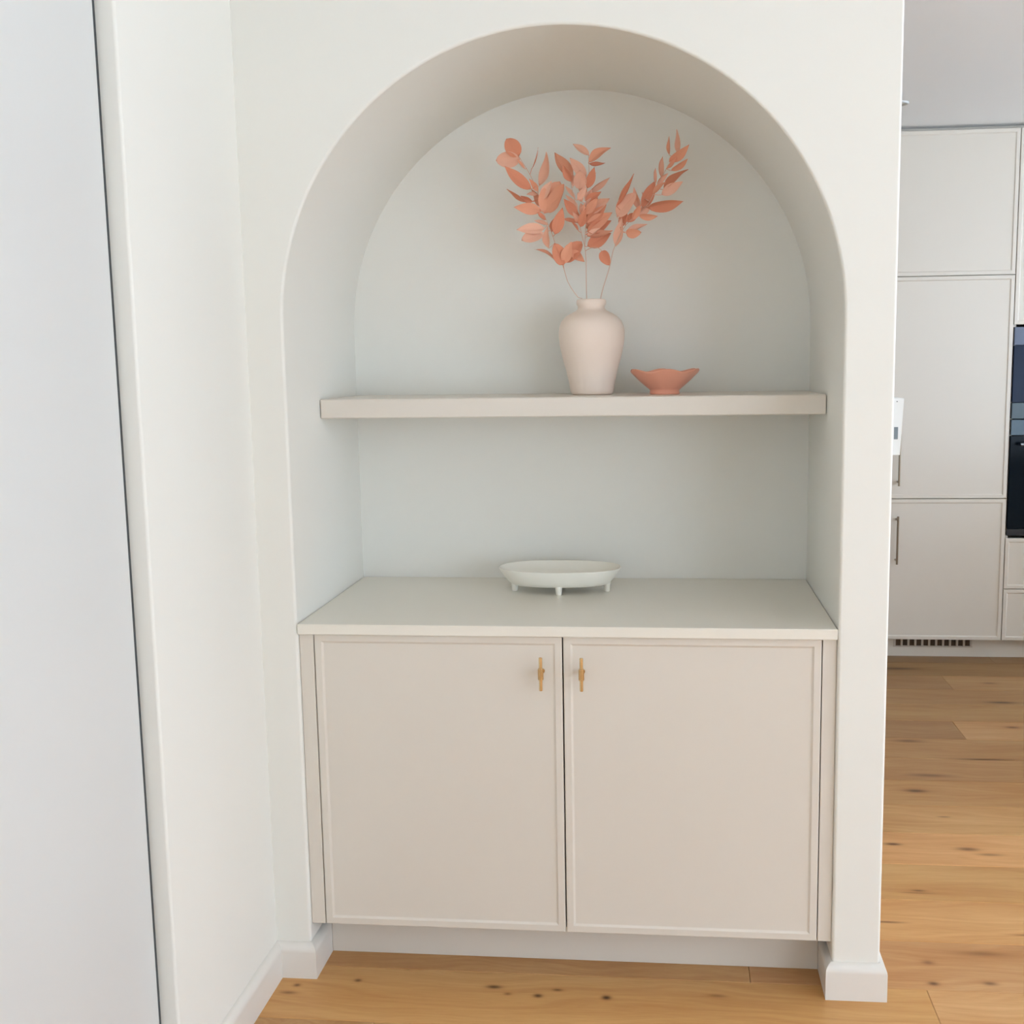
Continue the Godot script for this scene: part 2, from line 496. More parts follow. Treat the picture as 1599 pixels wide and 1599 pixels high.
func build_floor() -> void:
	var slab := Shape.new()
	slab.box(Vector3(XL - 0.16, -0.14, ZK - 0.16), Vector3(XR + 0.16, -0.016, ZF + 0.16))
	var floor_node := struct("floor", "warm oak plank floor with dark knots", "floor", slab, mat(rgb(120, 84, 52), 0.9))
	# knots seen in the boards: x, z, half length, half width, darkness
	for k in [[-0.662, 0.045, 0.008, 0.006, 0.55], [-0.672, 0.078, 0.018, 0.006, 0.35], [-0.517, 0.014, 0.008, 0.006, 0.6], [-0.403, -0.049, 0.008, 0.006, 0.6],
			[-0.176, 0.018, 0.017, 0.007, 0.75], [-0.138, 0.045, 0.008, 0.005, 0.35], [-0.064, 0.048, 0.010, 0.007, 0.75], [-0.019, 0.020, 0.011, 0.005, 0.5], [0.101, 0.044, 0.010, 0.008, 0.95], [0.366, 0.017, 0.02, 0.006, 0.25],
			[1.37, -2.862, 0.10, 0.02, 0.5], [1.746, -2.632, 0.03, 0.012, 0.3], [1.715, -2.339, 0.06, 0.014, 0.65], [1.66, -2.003, 0.025, 0.012, 0.4],
			[1.202, -1.816, 0.05, 0.016, 0.4], [1.443, -1.624, 0.10, 0.010, 0.5], [1.20, -1.449, 0.07, 0.014, 0.35], [1.119, -1.298, 0.035, 0.014, 0.6],
			[0.952, -0.857, 0.022, 0.008, 0.75], [1.175, -0.835, 0.03, 0.012, 0.5], [1.23, -0.80, 0.035, 0.008, 0.3], [0.902, -0.168, 0.014, 0.010, 0.3], [0.893, -0.073, 0.012, 0.008, 0.6], [1.029, -0.083, 0.016, 0.008, 0.45], [1.05, -0.22, 0.06, 0.012, 0.25]]:
		knots.append(k)
	var rng := RandomNumberGenerator.new()
	rng.seed = 41
	var plain := []
	for i in 5: plain.append(wood_texture(50 + i, -9.0, -9.0, 2.0, 0.225))
	var w := 0.225
	var z_first := -0.945 - 13 * w
	# joints and tones of the rows that the picture shows (row 13 begins at z = -0.945)
	var joints := {17: 0.87, 8: 1.436, 5: 1.555, 14: 2.4, 15: 2.1, 13: 1.9, 16: 2.35, 12: 2.2, 11: 1.95, 10: 1.75, 9: 2.1, 7: 2.3, 6: 2.0, 4: 2.3}
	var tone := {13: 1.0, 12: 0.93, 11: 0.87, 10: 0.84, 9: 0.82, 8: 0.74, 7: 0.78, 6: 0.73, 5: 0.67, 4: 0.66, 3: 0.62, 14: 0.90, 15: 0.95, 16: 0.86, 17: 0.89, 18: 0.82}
	for r in range(0, 38):
		var z0 := z_first + r * w
		var z1 := z0 + w
		if z0 > ZF or z1 < ZK: continue
		z0 = maxf(z0, ZK); z1 = minf(z1, ZF)
		var x: float = (joints[r] if joints.has(r) else rng.randf_range(-0.2, 1.6)) - 1.9 * 2
		while x < XR:
			var a := maxf(x, XL); var b := minf(x + 1.9, XR)
			if b - a > 0.03:
				var m := StandardMaterial3D.new()
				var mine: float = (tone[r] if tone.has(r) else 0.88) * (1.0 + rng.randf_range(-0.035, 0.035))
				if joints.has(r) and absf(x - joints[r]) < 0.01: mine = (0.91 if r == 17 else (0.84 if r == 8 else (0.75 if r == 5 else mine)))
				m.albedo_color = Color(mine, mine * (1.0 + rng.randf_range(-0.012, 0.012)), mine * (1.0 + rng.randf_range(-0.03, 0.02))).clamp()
				m.roughness = 0.42
				m.metallic_specular = 0.4
				var seen: bool = (r == 17 and x < 1.0) or (r >= 4 and r <= 17 and a < 1.9 and b > 0.85)
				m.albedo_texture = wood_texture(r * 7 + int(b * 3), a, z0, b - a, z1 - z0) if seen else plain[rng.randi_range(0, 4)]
				var s := Shape.new()
				var g := 0.0004; var e := 0.0016
				var A := Vector3(a + g, -0.0012, z1 - g); var B := Vector3(b - g, -0.0012, z1 - g); var C := Vector3(b - g, -0.0012, z0 + g); var D := Vector3(a + g, -0.0012, z0 + g)
				var uv := func(p: Vector3) -> Vector2: return Vector2((p.x - a) / (b - a), (p.z - z0) / (z1 - z0))
				var t := [A + Vector3(e, 0.0012, -e), B + Vector3(-e, 0.0012, -e), C + Vector3(-e, 0.0012, e), D + Vector3(e, 0.0012, e)]
				var o := [A, B, C, D]
				s.plate(t[0], t[1], t[2], t[3], t.map(uv))
				for i in 4:
					var j := (i + 1) % 4
					s.plate(o[i], o[j], t[j], t[i], [uv.call(o[i]), uv.call(o[j]), uv.call(t[j]), uv.call(t[i])])
					var lo := Vector3(0, -0.0148, 0)
					s.plate(o[i] + lo, o[j] + lo, o[j], o[i], [uv.call(o[i]), uv.call(o[j]), uv.call(o[j]), uv.call(o[i])])
				obj("plank", s, m, floor_node)
			x += 1.9

# ---------------------------------------------------------------- cabinet, counter and shelf in the niche
func t_knob(parent: Node3D, at: Vector3) -> void:
	var s := Shape.new()
	s.tube([at, at + Vector3(0, 0, 0.004)], 0.0065, 0.0065, 20)
	s.tube([at + Vector3(0, 0, 0.004), at + Vector3(0, 0, 0.027)], 0.0042, 0.0042, 16)
	var c := at + Vector3(0, 0, 0.031)
	s.lathe([Vector2(0, -0.040), Vector2(0.0034, -0.040), Vector2(0.0042, -0.0392), Vector2(0.0042, -0.0145), Vector2(0.0042, -0.0142), Vector2(0.0056, -0.0142), Vector2(0.0060, -0.0136), Vector2(0.0060, 0.0136), Vector2(0.0056, 0.0142), Vector2(0.0042, 0.0142), Vector2(0.0042, 0.0145), Vector2(0.0042, 0.0392), Vector2(0.0034, 0.040), Vector2(0, 0.040)], 20, Transform3D(Basis.IDENTITY, c))
	for i in 14:                                                # knurling on the thick middle
		var a := TAU * i / 14.0
		var o := c + Vector3(cos(a) * 0.0061, 0, sin(a) * 0.0061)
		s.tube([o + Vector3(0, -0.012, 0), o + Vector3(0, 0.012, 0)], 0.0006, 0.0006, 4)
	obj("handle", s, brass, parent)

func build_niche_cabinet() -> void:
	var cab := thing("cabinet", "low off-white two-door cabinet built into the foot of the niche", "cabinet", Vector3(0, 0, -0.012))
	var body := Shape.new()                                     # carcass: sides, bottom, back, middle
	body.box(Vector3(-0.604, 0.134, -0.57), Vector3(-0.588, 0.874, -0.022), 0.001)
	body.box(Vector3(0.588, 0.134, -0.57), Vector3(0.604, 0.874, -0.022), 0.001)
	body.box(Vector3(-0.588, 0.134, -0.57), Vector3(0.588, 0.150, -0.022), 0.001)
	body.box(Vector3(-0.588, 0.150, -0.57), Vector3(0.588, 0.874, -0.554), 0.001)
	body.box(Vector3(-0.588, 0.856, -0.554), Vector3(0.588, 0.874, -0.022), 0.001)
	body.box(Vector3(-0.008, 0.150, -0.554), Vector3(0.012, 0.856, -0.03), 0.001)
	obj("body", body, dark_gap, cab)
	for s in [-1, 1]:
		var d := obj("door", slim_door(0.5995, 0.7395), cabinet_paint, cab)
		d.position = Vector3(-0.6000 if s < 0 else 0.0028, 0.133, -0.0195)
		t_knob(d, Vector3(0.5995 - 0.048, 0.656, 0.016) if s < 0 else Vector3(0.0445, 0.656, 0.016))
		var f := Shape.new()
		if s < 0: f.box(Vector3(-0.6365, 0.133, -0.022), Vector3(-0.6022, 0.8725, 0.0), 0.001)
		else: f.box(Vector3(0.6045, 0.133, -0.022), Vector3(0.6365, 0.8725, 0.0), 0.001)
		obj("filler_strip", f, cabinet_paint, cab)
	var p := Shape.new()
	p.box(Vector3(-0.6212, 0.0, -0.123), Vector3(0.6212, 0.1325, -0.105), 0.001)
	obj("plinth", p, cabinet_paint, cab)
	var top := Shape.new()
	top.box(Vector3(-0.636, 0.8745, -0.585), Vector3(0.636, 0.9, 0.002), 0.002)
	tag(obj("countertop", top, counter_mat), "smooth beige-white counter on top of the niche cabinet", "countertop")
	var sh := Shape.new()
	sh.box(Vector3(-0.6355, 1.3787, -0.586), Vector3(0.6355, 1.4275, -0.2433), 0.0025)
	tag(obj("floating_shelf", sh, cabinet_paint), "thick off-white floating shelf across the arched niche", "shelf")

# ---------------------------------------------------------------- vase with branches, bowl and footed dish
func build_shelf_things() -> void:
	var vase_mat := mat(rgb(248, 228, 211), 0.62)
	var v := Shape.new()
	var outer := [Vector2(0, 0), Vector2(0.050, 0.0), Vector2(0.0545, 0.002), Vector2(0.0568, 0.008), Vector2(0.0615, 0.035), Vector2(0.0685, 0.065), Vector2(0.0775, 0.098), Vector2(0.084, 0.128), Vector2(0.0868, 0.15), Vector2(0.0868, 0.165), Vector2(0.0845, 0.180), Vector2(0.079, 0.193), Vector2(0.070, 0.2035), Vector2(0.058, 0.211), Vector2(0.0475, 0.2165), Vector2(0.0398, 0.2205), Vector2(0.0362, 0.2245), Vector2(0.0353, 0.2285), Vector2(0.0362, 0.2325), Vector2(0.0385, 0.2365), Vector2(0.0392, 0.241), Vector2(0.0389, 0.2455), Vector2(0.0368, 0.2487), Vector2(0.0335, 0.2495),
		Vector2(0.0305, 0.247), Vector2(0.0295, 0.24), Vector2(0.029, 0.224), Vector2(0.040, 0.211), Vector2(0.066, 0.198), Vector2(0.080, 0.165), Vector2(0.076, 0.125), Vector2(0.056, 0.05), Vector2(0.048, 0.012), Vector2(0, 0.011)]
	v.lathe(outer, 72)
	var vo := obj("vase", v, vase_mat)
	vo.position = Vector3(0.049, 1.4275, -0.425)
	tag(vo, "matte cream-pink shouldered ceramic vase holding the branches on the shelf", "vase")
	# bowl with a six-lobed rim
	var bowl_mat := mat(rgb(253, 178, 148), 0.35)
	var b := Shape.new()
	var prof := [Vector3(0, 0.003, 0), Vector3(0.033, 0.003, 0), Vector3(0.034, 0.0, 0), Vector3(0.0385, 0.0, 0), Vector3(0.0395, 0.003, 0), Vector3(0.0385, 0.010, 0), Vector3(0.042, 0.014, 0), Vector3(0.055, 0.025, 0.15), Vector3(0.070, 0.039, 0.45), Vector3(0.083, 0.052, 0.8), Vector3(0.0895, 0.0585, 1), Vector3(0.0915, 0.0610, 1), Vector3(0.0905, 0.0625, 1), Vector3(0.088, 0.0610, 1), Vector3(0.080, 0.054, 0.8), Vector3(0.066, 0.041, 0.45), Vector3(0.050, 0.027, 0.15), Vector3(0.030, 0.017, 0), Vector3(0, 0.015, 0)]
	b.grid(prof.size(), 96, func(i: int, t: float) -> Vector3:
		var q: Vector3 = prof[i]
		var wave := cos(6.0 * (t + PI / 2 - 0.09))
		var r := q.x * (1.0 + 0.035 * q.z * wave)
		return Vector3(r * cos(t), q.y + 0.0038 * q.z * wave, -r * sin(t)))
	var bo := obj("bowl", b, bowl_mat)
	bo.position = Vector3(0.241, 1.4275, -0.412)
	tag(bo, "small terracotta-pink bowl with a wavy rim beside the vase", "bowl")
	# oval dish on four feet
	var dish_mat := mat(rgb(252, 246, 232), 0.5)
	var dish := thing("footed_dish", "cream oval dish on four stubby feet standing on the counter", "dish", Vector3(-0.042, 0.9, -0.408))
	var tray := Shape.new()
	var rings := [Vector3(0, 0, 0.0195), Vector3(0.118, 0.056, 0.0195), Vector3(0.127, 0.064, 0.0205), Vector3(0.134, 0.070, 0.024), Vector3(0.1425, 0.0765, 0.032), Vector3(0.152, 0.084, 0.044), Vector3(0.160, 0.0895, 0.056), Vector3(0.1645, 0.093, 0.0635), Vector3(0.1650, 0.0935, 0.0655), Vector3(0.1635, 0.0925, 0.0668), Vector3(0.1605, 0.090, 0.0655), Vector3(0.155, 0.086, 0.058), Vector3(0.145, 0.078, 0.045), Vector3(0.133, 0.068, 0.032), Vector3(0.118, 0.055, 0.0265), Vector3(0, 0, 0.026)]
	tray.grid(rings.size(), 96, func(i: int, t: float) -> Vector3:
		var q: Vector3 = rings[i]
		var c := cos(t); var s := sin(t)
		return Vector3(q.x * signf(c) * pow(absf(c), 0.86), q.z, -q.y * signf(s) * pow(absf(s), 0.86)))
	obj("tray", tray, dish_mat, dish)
	for f in [Vector2(0.002, 0.060), Vector2(-0.123, 0.006), Vector2(0.128, 0.006), Vector2(0.002, -0.056)]:
		var ft := Shape.new()
		ft.lathe([Vector2(0, 0), Vector2(0.0065, 0.0), Vector2(0.0078, 0.0012), Vector2(0.0092, 0.018), Vector2(0.0105, 0.026), Vector2(0, 0.0262)], 24)
		obj("foot", ft, dish_mat, dish).position = Vector3(f.x, 0, f.y)
	build_branches()

func leaf_shape(base: Vector3, tip: Vector3, half: float, round_leaf: bool, roll: float, curl: float, fold: float, foot: Vector3) -> Shape:
	# one leaf: folded along its midrib, curling towards the tip, on a short stalk that grows out of the stem at foot
	var s := Shape.new()
	var d := (tip - base)
	var length := d.length()
	d = d.normalized()
	var face := (Vector3(0.05, 0.1, 1.0) - d * d.dot(Vector3(0.05, 0.1, 1.0))).normalized()
	var side := d.cross(face).normalized()
	var sd := side * cos(roll) + face * sin(roll)
	var nm := sd.cross(d).normalized()
	if nm.z < 0 and absf(roll) < 1.2: nm = -nm
	var R := 11; var C := 6
	var p := []
	for i in R + 1:
		var t := float(i) / R
		var wd: float
		if round_leaf: wd = pow(maxf(0.0, sin(PI * pow(t, 0.86))), 0.62)
		else: wd = pow(maxf(0.0, sin(PI * pow(t, 0.80))), 0.95) * (1.0 - 0.12 * t)
		var mid := base + d * length * t + nm * (curl * length * (t * t - t) + 0.0)
		var row := []
		for j in C + 1:
			var q := (float(j) / C) * 2 - 1
			row.append(mid + sd * (half * wd * q) + nm * (fold * half * wd * (absf(q) - 0.4) + 0.05 * half * sin(t * 9.0 + q * 2.0) * absf(q)))
		p.append(row)
	var k := []
	for i in R + 1:
		var row := []
		for j in C + 1:
			var a: Vector3 = p[i][mini(j + 1, C)] - p[i][maxi(j - 1, 0)]
			var b: Vector3 = p[mini(i + 1, R)][j] - p[maxi(i - 1, 0)][j]
			var n := a.cross(b)
			row.append(n.normalized() if n.length() > 1e-12 else nm)
		k.append(row)
	for i in R:
		for j in C:
			s.smooth_quad([p[i][j], p[i][j + 1], p[i + 1][j + 1], p[i + 1][j]], [k[i][j], k[i][j + 1], k[i + 1][j + 1], k[i + 1][j]])
	var rib := []
	for i in R: rib.append(p[i][C / 2] + nm * 0.0002)
	s.tube(rib, 0.0007, 0.0002, 5)
	s.tube([foot, foot.lerp(base, 0.55) + Vector3(0, -0.001, 0), base], 0.0008, 0.0007, 5)
	return s

func nearest(path: Array, q: Vector3) -> Vector3:
	var best: Vector3 = path[0]
	for i in path.size() - 1:
		var a: Vector3 = path[i]; var b: Vector3 = path[i + 1]
		var c := a + (b - a) * clampf((q - a).dot(b - a) / (b - a).length_squared(), 0, 1)
		if c.distance_squared_to(q) < best.distance_squared_to(q): best = c
	return best

func branch(label: String, at: Vector3, stems: Array, leaves: Array, s: int, cols: Array) -> void:
	# stems: arrays of Vector3 in centimetres from the vase mouth; leaves: base x, base y, tip x, tip y in cm, apparent width over length, round or pointed
	var root := thing("branch", label, "branch", at, "faux branches in the vase")
	var rng := RandomNumberGenerator.new()
	rng.seed = s
	var ways := []
	for st in stems:
		var c := Curve3D.new()
		for i in st.size():
			var tan: Vector3 = (st[mini(i + 1, st.size() - 1)] - st[maxi(i - 1, 0)]) * 0.16
			c.add_point(st[i] * 0.01, -tan * 0.01, tan * 0.01)
		var pts := []
		var n := 36
		for i in n + 1: pts.append(c.sample_baked(c.get_baked_length() * i / n, true))
		ways.append(pts)
		var sh := Shape.new()
		sh.tube(pts, 0.0011, 0.0007, 7)
		obj("stem", sh, cols[3], root)
	for l in leaves:
		var base := Vector3(l[0], l[1], 0) * 0.01
		var best: Vector3 = Vector3(99, 99, 99)
		for w in ways:
			var flat := base
			var near := Vector3(99, 99, 99)
			for q in w:
				if Vector2(q.x - flat.x, q.y - flat.y).length() < Vector2(near.x - flat.x, near.y - flat.y).length(): near = q
			if Vector2(near.x - flat.x, near.y - flat.y).length() < Vector2(best.x - flat.x, best.y - flat.y).length(): best = near
		base.z = best.z + rng.randf_range(-0.002, 0.004)
		var flat_len := Vector2(l[2] - l[0], l[3] - l[1]).length() * 0.01
		var tip := Vector3(l[2] * 0.01, l[3] * 0.01, base.z + flat_len * rng.randf_range(-0.35, 0.55))
		var round_leaf: bool = l[5] == 1
		var true_w := (0.64 if round_leaf else 0.46)
		var roll := acos(clampf(l[4] / true_w, 0.05, 1.0)) * (1 if rng.randf() < 0.5 else -1)
		var half := flat_len * maxf(true_w, l[4]) * 0.5
		var sh := leaf_shape(base, tip, half, round_leaf, roll, rng.randf_range(-0.55, 0.55), rng.randf_range(0.15, 0.7), best)
		obj("leaf", sh, cols[rng.randi_range(0, 2)], root)

func v3(x: float, y: float, z: float) -> Vector3:
	return Vector3(x, y, z)

func build_branches() -> void:
	var cols := []
	for c in [rgb(244, 174, 142), rgb(232, 154, 122), rgb(249, 193, 165)]:
		var m := mat(c, 0.75, 0.0, 0.25)
		m.cull_mode = BaseMaterial3D.CULL_DISABLED
		m.backlight_enabled = true
		m.backlight = Color(c.r * 0.35, c.g * 0.3, c.b * 0.25)
		cols.append(m)
	cols.append(mat(rgb(230, 190, 164), 0.6))
	var low := v3(0.5, -19.0, 0.5)
	branch("salmon-pink leafy branch leaning out towards the sliding door side", Vector3(0.035, 1.66, -0.41),
		[[v3(2.2, -19.5, 0.0), v3(-0.4, 0.0, 0.2), v3(-2.2, 2.4, 0.3), v3(-4.5, 6.0, 0.4), v3(-5.6, 9.8, 0.6), v3(-7.2, 14.5, 1.0), v3(-8.7, 19.2, 1.4), v3(-10.0, 22.3, 1.6), v3(-11.1, 25.8, 1.4), v3(-12.2, 29.6, 1.0), v3(-14.2, 33.9, 0.4), v3(-16.7, 38.0, 0.0)]],
		[
			[-16.9, 38.2, -20.0, 42.8, 0.75, 1], [-16.6, 37.5, -23.0, 37.6, 0.62, 1], [-13.7, 29.9, -20.1, 35.3, 0.42, 0], [-11.7, 30.6, -9.5, 38.8, 0.34, 0],
			[-13.6, 34.9, -11.5, 39.8, 0.08, 0], [-15.4, 35.1, -17.3, 37.6, 0.30, 0], [-10.4, 23.5, -6.2, 31.6, 0.62, 1], [-9.6, 23.8, -4.8, 30.2, 0.50, 1],
			[-11.0, 26.9, -8.3, 31.8, 0.45, 0], [-15.1, 26.5, -19.9, 29.8, 0.10, 0], [-11.0, 24.2, -17.9, 25.0, 0.42, 0], [-13.3, 26.6, -16.6, 28.3, 0.35, 0],
			[-10.3, 19.8, -17.5, 19.4, 0.45, 0], [-10.7, 18.7, -16.1, 16.6, 0.60, 1], [-9.4, 14.8, -9.4, 20.4, 0.36, 0], [-7.4, 11.3, -12.8, 14.4, 0.20, 0],
			[-8.5, 18.8, -7.3, 23.0, 0.40, 0], [-10.0, 21.9, -12.0, 23.9, 0.45, 1], [-9.5, 20.7, -13.2, 22.0, 0.35, 0], [-5.6, 10.8, -3.4, 16.4, 0.50, 0],
			[-5.6, 10.4, -7.7, 15.9, 0.62, 1], [-5.2, 11.0, -0.9, 16.5, 0.62, 1], [-3.8, 14.2, -0.0, 11.1, 0.50, 0], [-7.7, 18.2, -5.5, 24.9, 0.45, 0],
			[-11.9, 29.1, -14.2, 32.4, 0.35, 0], [-12.2, 28.5, -15.1, 28.6, 0.30, 0], [-11.2, 25.4, -13.9, 30.1, 0.30, 0]], 11, cols)
	branch("upright salmon-pink leafy branch in the middle of the vase", Vector3(0.052, 1.66, -0.43),
		[[v3(-1.0, -19.5, 0.0), v3(-1.5, 0.0, 0.0), v3(-1.6, 6.4, 0.2), v3(-1.7, 13.9, 0.4), v3(-2.9, 19.7, 0.6), v3(-3.8, 24.8, 0.6), v3(-5.1, 30.2, 0.3), v3(-5.3, 33.3, 0.0)],
		[v3(-1.9, 15.4, 0.4), v3(-1.6, 21.6, -0.6), v3(-1.4, 28.6, -1.2), v3(-0.7, 33.9, -1.4), v3(-0.8, 38.9, -1.4)],
		[v3(-1.7, 14.2, 0.4), v3(0.0, 14.9, 1.0), v3(1.6, 14.8, 1.4), v3(2.6, 14.0, 1.6)]],
		[
			[-5.1, 32.8, -9.8, 40.0, 0.42, 0], [-0.6, 38.7, -4.9, 41.7, 0.42, 0], [-0.8, 36.8, 5.1, 40.3, 0.42, 0], [-0.7, 36.6, 3.6, 36.4, 0.36, 0],
			[-3.0, 30.0, -2.9, 34.6, 0.75, 1], [-1.4, 33.2, -5.5, 37.7, 0.50, 0], [-0.7, 29.3, 4.8, 33.1, 0.14, 0], [-1.2, 30.3, 0.8, 35.6, 0.42, 0],
			[-1.6, 26.7, 2.6, 29.1, 0.50, 0], [-1.7, 24.4, 4.8, 27.2, 0.48, 0], [-1.7, 22.0, 2.7, 26.4, 0.50, 0], [-1.7, 20.1, 5.4, 23.8, 0.48, 0],
			[-1.6, 21.1, 3.9, 25.8, 0.46, 0], [-1.7, 23.6, 1.7, 27.7, 0.45, 0], [-1.3, 17.8, 2.3, 20.0, 0.40, 0], [-1.7, 18.5, 5.5, 19.1, 0.36, 0],
			[-1.3, 19.1, 5.1, 21.9, 0.50, 0], [-1.2, 15.3, 5.0, 18.8, 0.52, 0], [-3.7, 23.0, -7.0, 27.2, 0.50, 0], [-3.3, 21.5, -7.5, 22.2, 0.35, 0],
			[-2.6, 26.9, -3.6, 29.2, 0.60, 1], [-4.3, 27.7, -6.9, 30.9, 0.32, 0], [-2.1, 23.2, -3.0, 26.7, 0.50, 0], [-3.6, 25.2, -6.8, 28.7, 0.30, 0],
			[-2.9, 20.3, -1.3, 24.7, 0.50, 0], [-1.8, 27.1, 0.2, 30.1, 0.50, 0], [-3.5, 24.0, -6.2, 24.1, 0.40, 0], [-4.8, 30.6, -5.1, 34.5, 0.30, 0],
			[-1.6, 25.5, 1.2, 28.1, 0.50, 0], [-2.7, 20.9, -4.8, 24.0, 0.40, 0], [-3.1, 22.1, -5.2, 25.6, 0.42, 0], [-3.6, 27.1, -1.2, 30.5, 0.40, 0],
			[-1.2, 32.4, 1.2, 34.3, 0.35, 0], [-3.5, 19.4, -5.3, 21.7, 0.30, 0], [-5.0, 31.8, -7.3, 36.1, 0.40, 0], [-1.6, 28.6, -3.6, 32.1, 0.50, 0],
			[-1.3, 24.0, 0.4, 27.0, 0.50, 0], [-2.9, 23.6, -1.6, 26.3, 0.40, 0], [-4.4, 25.6, -5.8, 27.2, 0.50, 1], [2.6, 14.0, 4.7, 10.1, 0.62, 1]], 23, cols)
	branch("salmon-pink leafy branch leaning out towards the kitchen side", Vector3(0.062, 1.66, -0.42),
		[[v3(-1.5, -19.5, 0.0), v3(0.8, 0.0, -0.2), v3(3.6, 9.7, 0.6), v3(4.9, 14.7, 1.0), v3(7.9, 20.2, 1.4), v3(11.2, 23.0, 1.6), v3(13.8, 25.6, 1.4), v3(16.0, 29.7, 1.0), v3(18.1, 33.8, 0.4), v3(20.2, 36.6, 0.0), v3(21.6, 38.4, -0.4)]],
		[
			[5.6, 25.0, 10.2, 32.4, 0.10, 0], [5.6, 22.5, 10.7, 27.9, 0.56, 1], [6.5, 19.6, 8.1, 25.0, 0.42, 0], [9.7, 21.5, 12.0, 25.2, 0.40, 0],
			[14.8, 27.8, 18.3, 30.8, 0.34, 0], [16.0, 30.1, 18.9, 33.0, 0.30, 0], [18.3, 34.2, 21.0, 37.1, 0.30, 0], [5.3, 15.0, 6.9, 22.2, 0.36, 0],
			[12.2, 24.3, 15.6, 31.4, 0.40, 0], [11.6, 23.9, 10.1, 29.4, 0.30, 0], [13.6, 24.4, 22.8, 25.5, 0.26, 0], [15.6, 30.5, 15.7, 34.6, 0.24, 0],
			[17.1, 27.6, 22.6, 30.7, 0.46, 0], [17.7, 28.9, 24.0, 34.3, 0.30, 0], [17.1, 32.1, 17.5, 37.5, 0.30, 0], [19.1, 36.1, 24.2, 39.6, 0.36, 0],
			[21.4, 38.0, 21.0, 44.2, 0.20, 0], [19.1, 37.7, 19.1, 42.2, 0.15, 0], [19.6, 33.8, 23.9, 36.4, 0.26, 0], [11.4, 22.4, 16.3, 22.0, 0.30, 0],
			[8.0, 18.6, 13.5, 20.3, 0.34, 0], [8.0, 18.3, 12.0, 18.2, 0.55, 1], [10.9, 23.0, 14.2, 24.8, 0.50, 1], [7.9, 21.1, 11.4, 23.3, 0.55, 0],
			[14.0, 26.0, 12.1, 28.7, 0.30, 0]], 37, cols)

# ---------------------------------------------------------------- kitchen seen past the wall end
func bar_pull(parent: Node3D, x: float, y0: float, y1: float) -> void:
	var s := Shape.new()
	s.tube([v3(x, y0, 0.058), v3(x, y1, 0.058)], 0.0052, 0.0052, 14)
	for y in [y0 + 0.018, y1 - 0.018]:
		s.tube([v3(x, y, 0.019), v3(x, y, 0.056)], 0.0052, 0.0045, 12)
	obj("handle", s, nickel, parent)

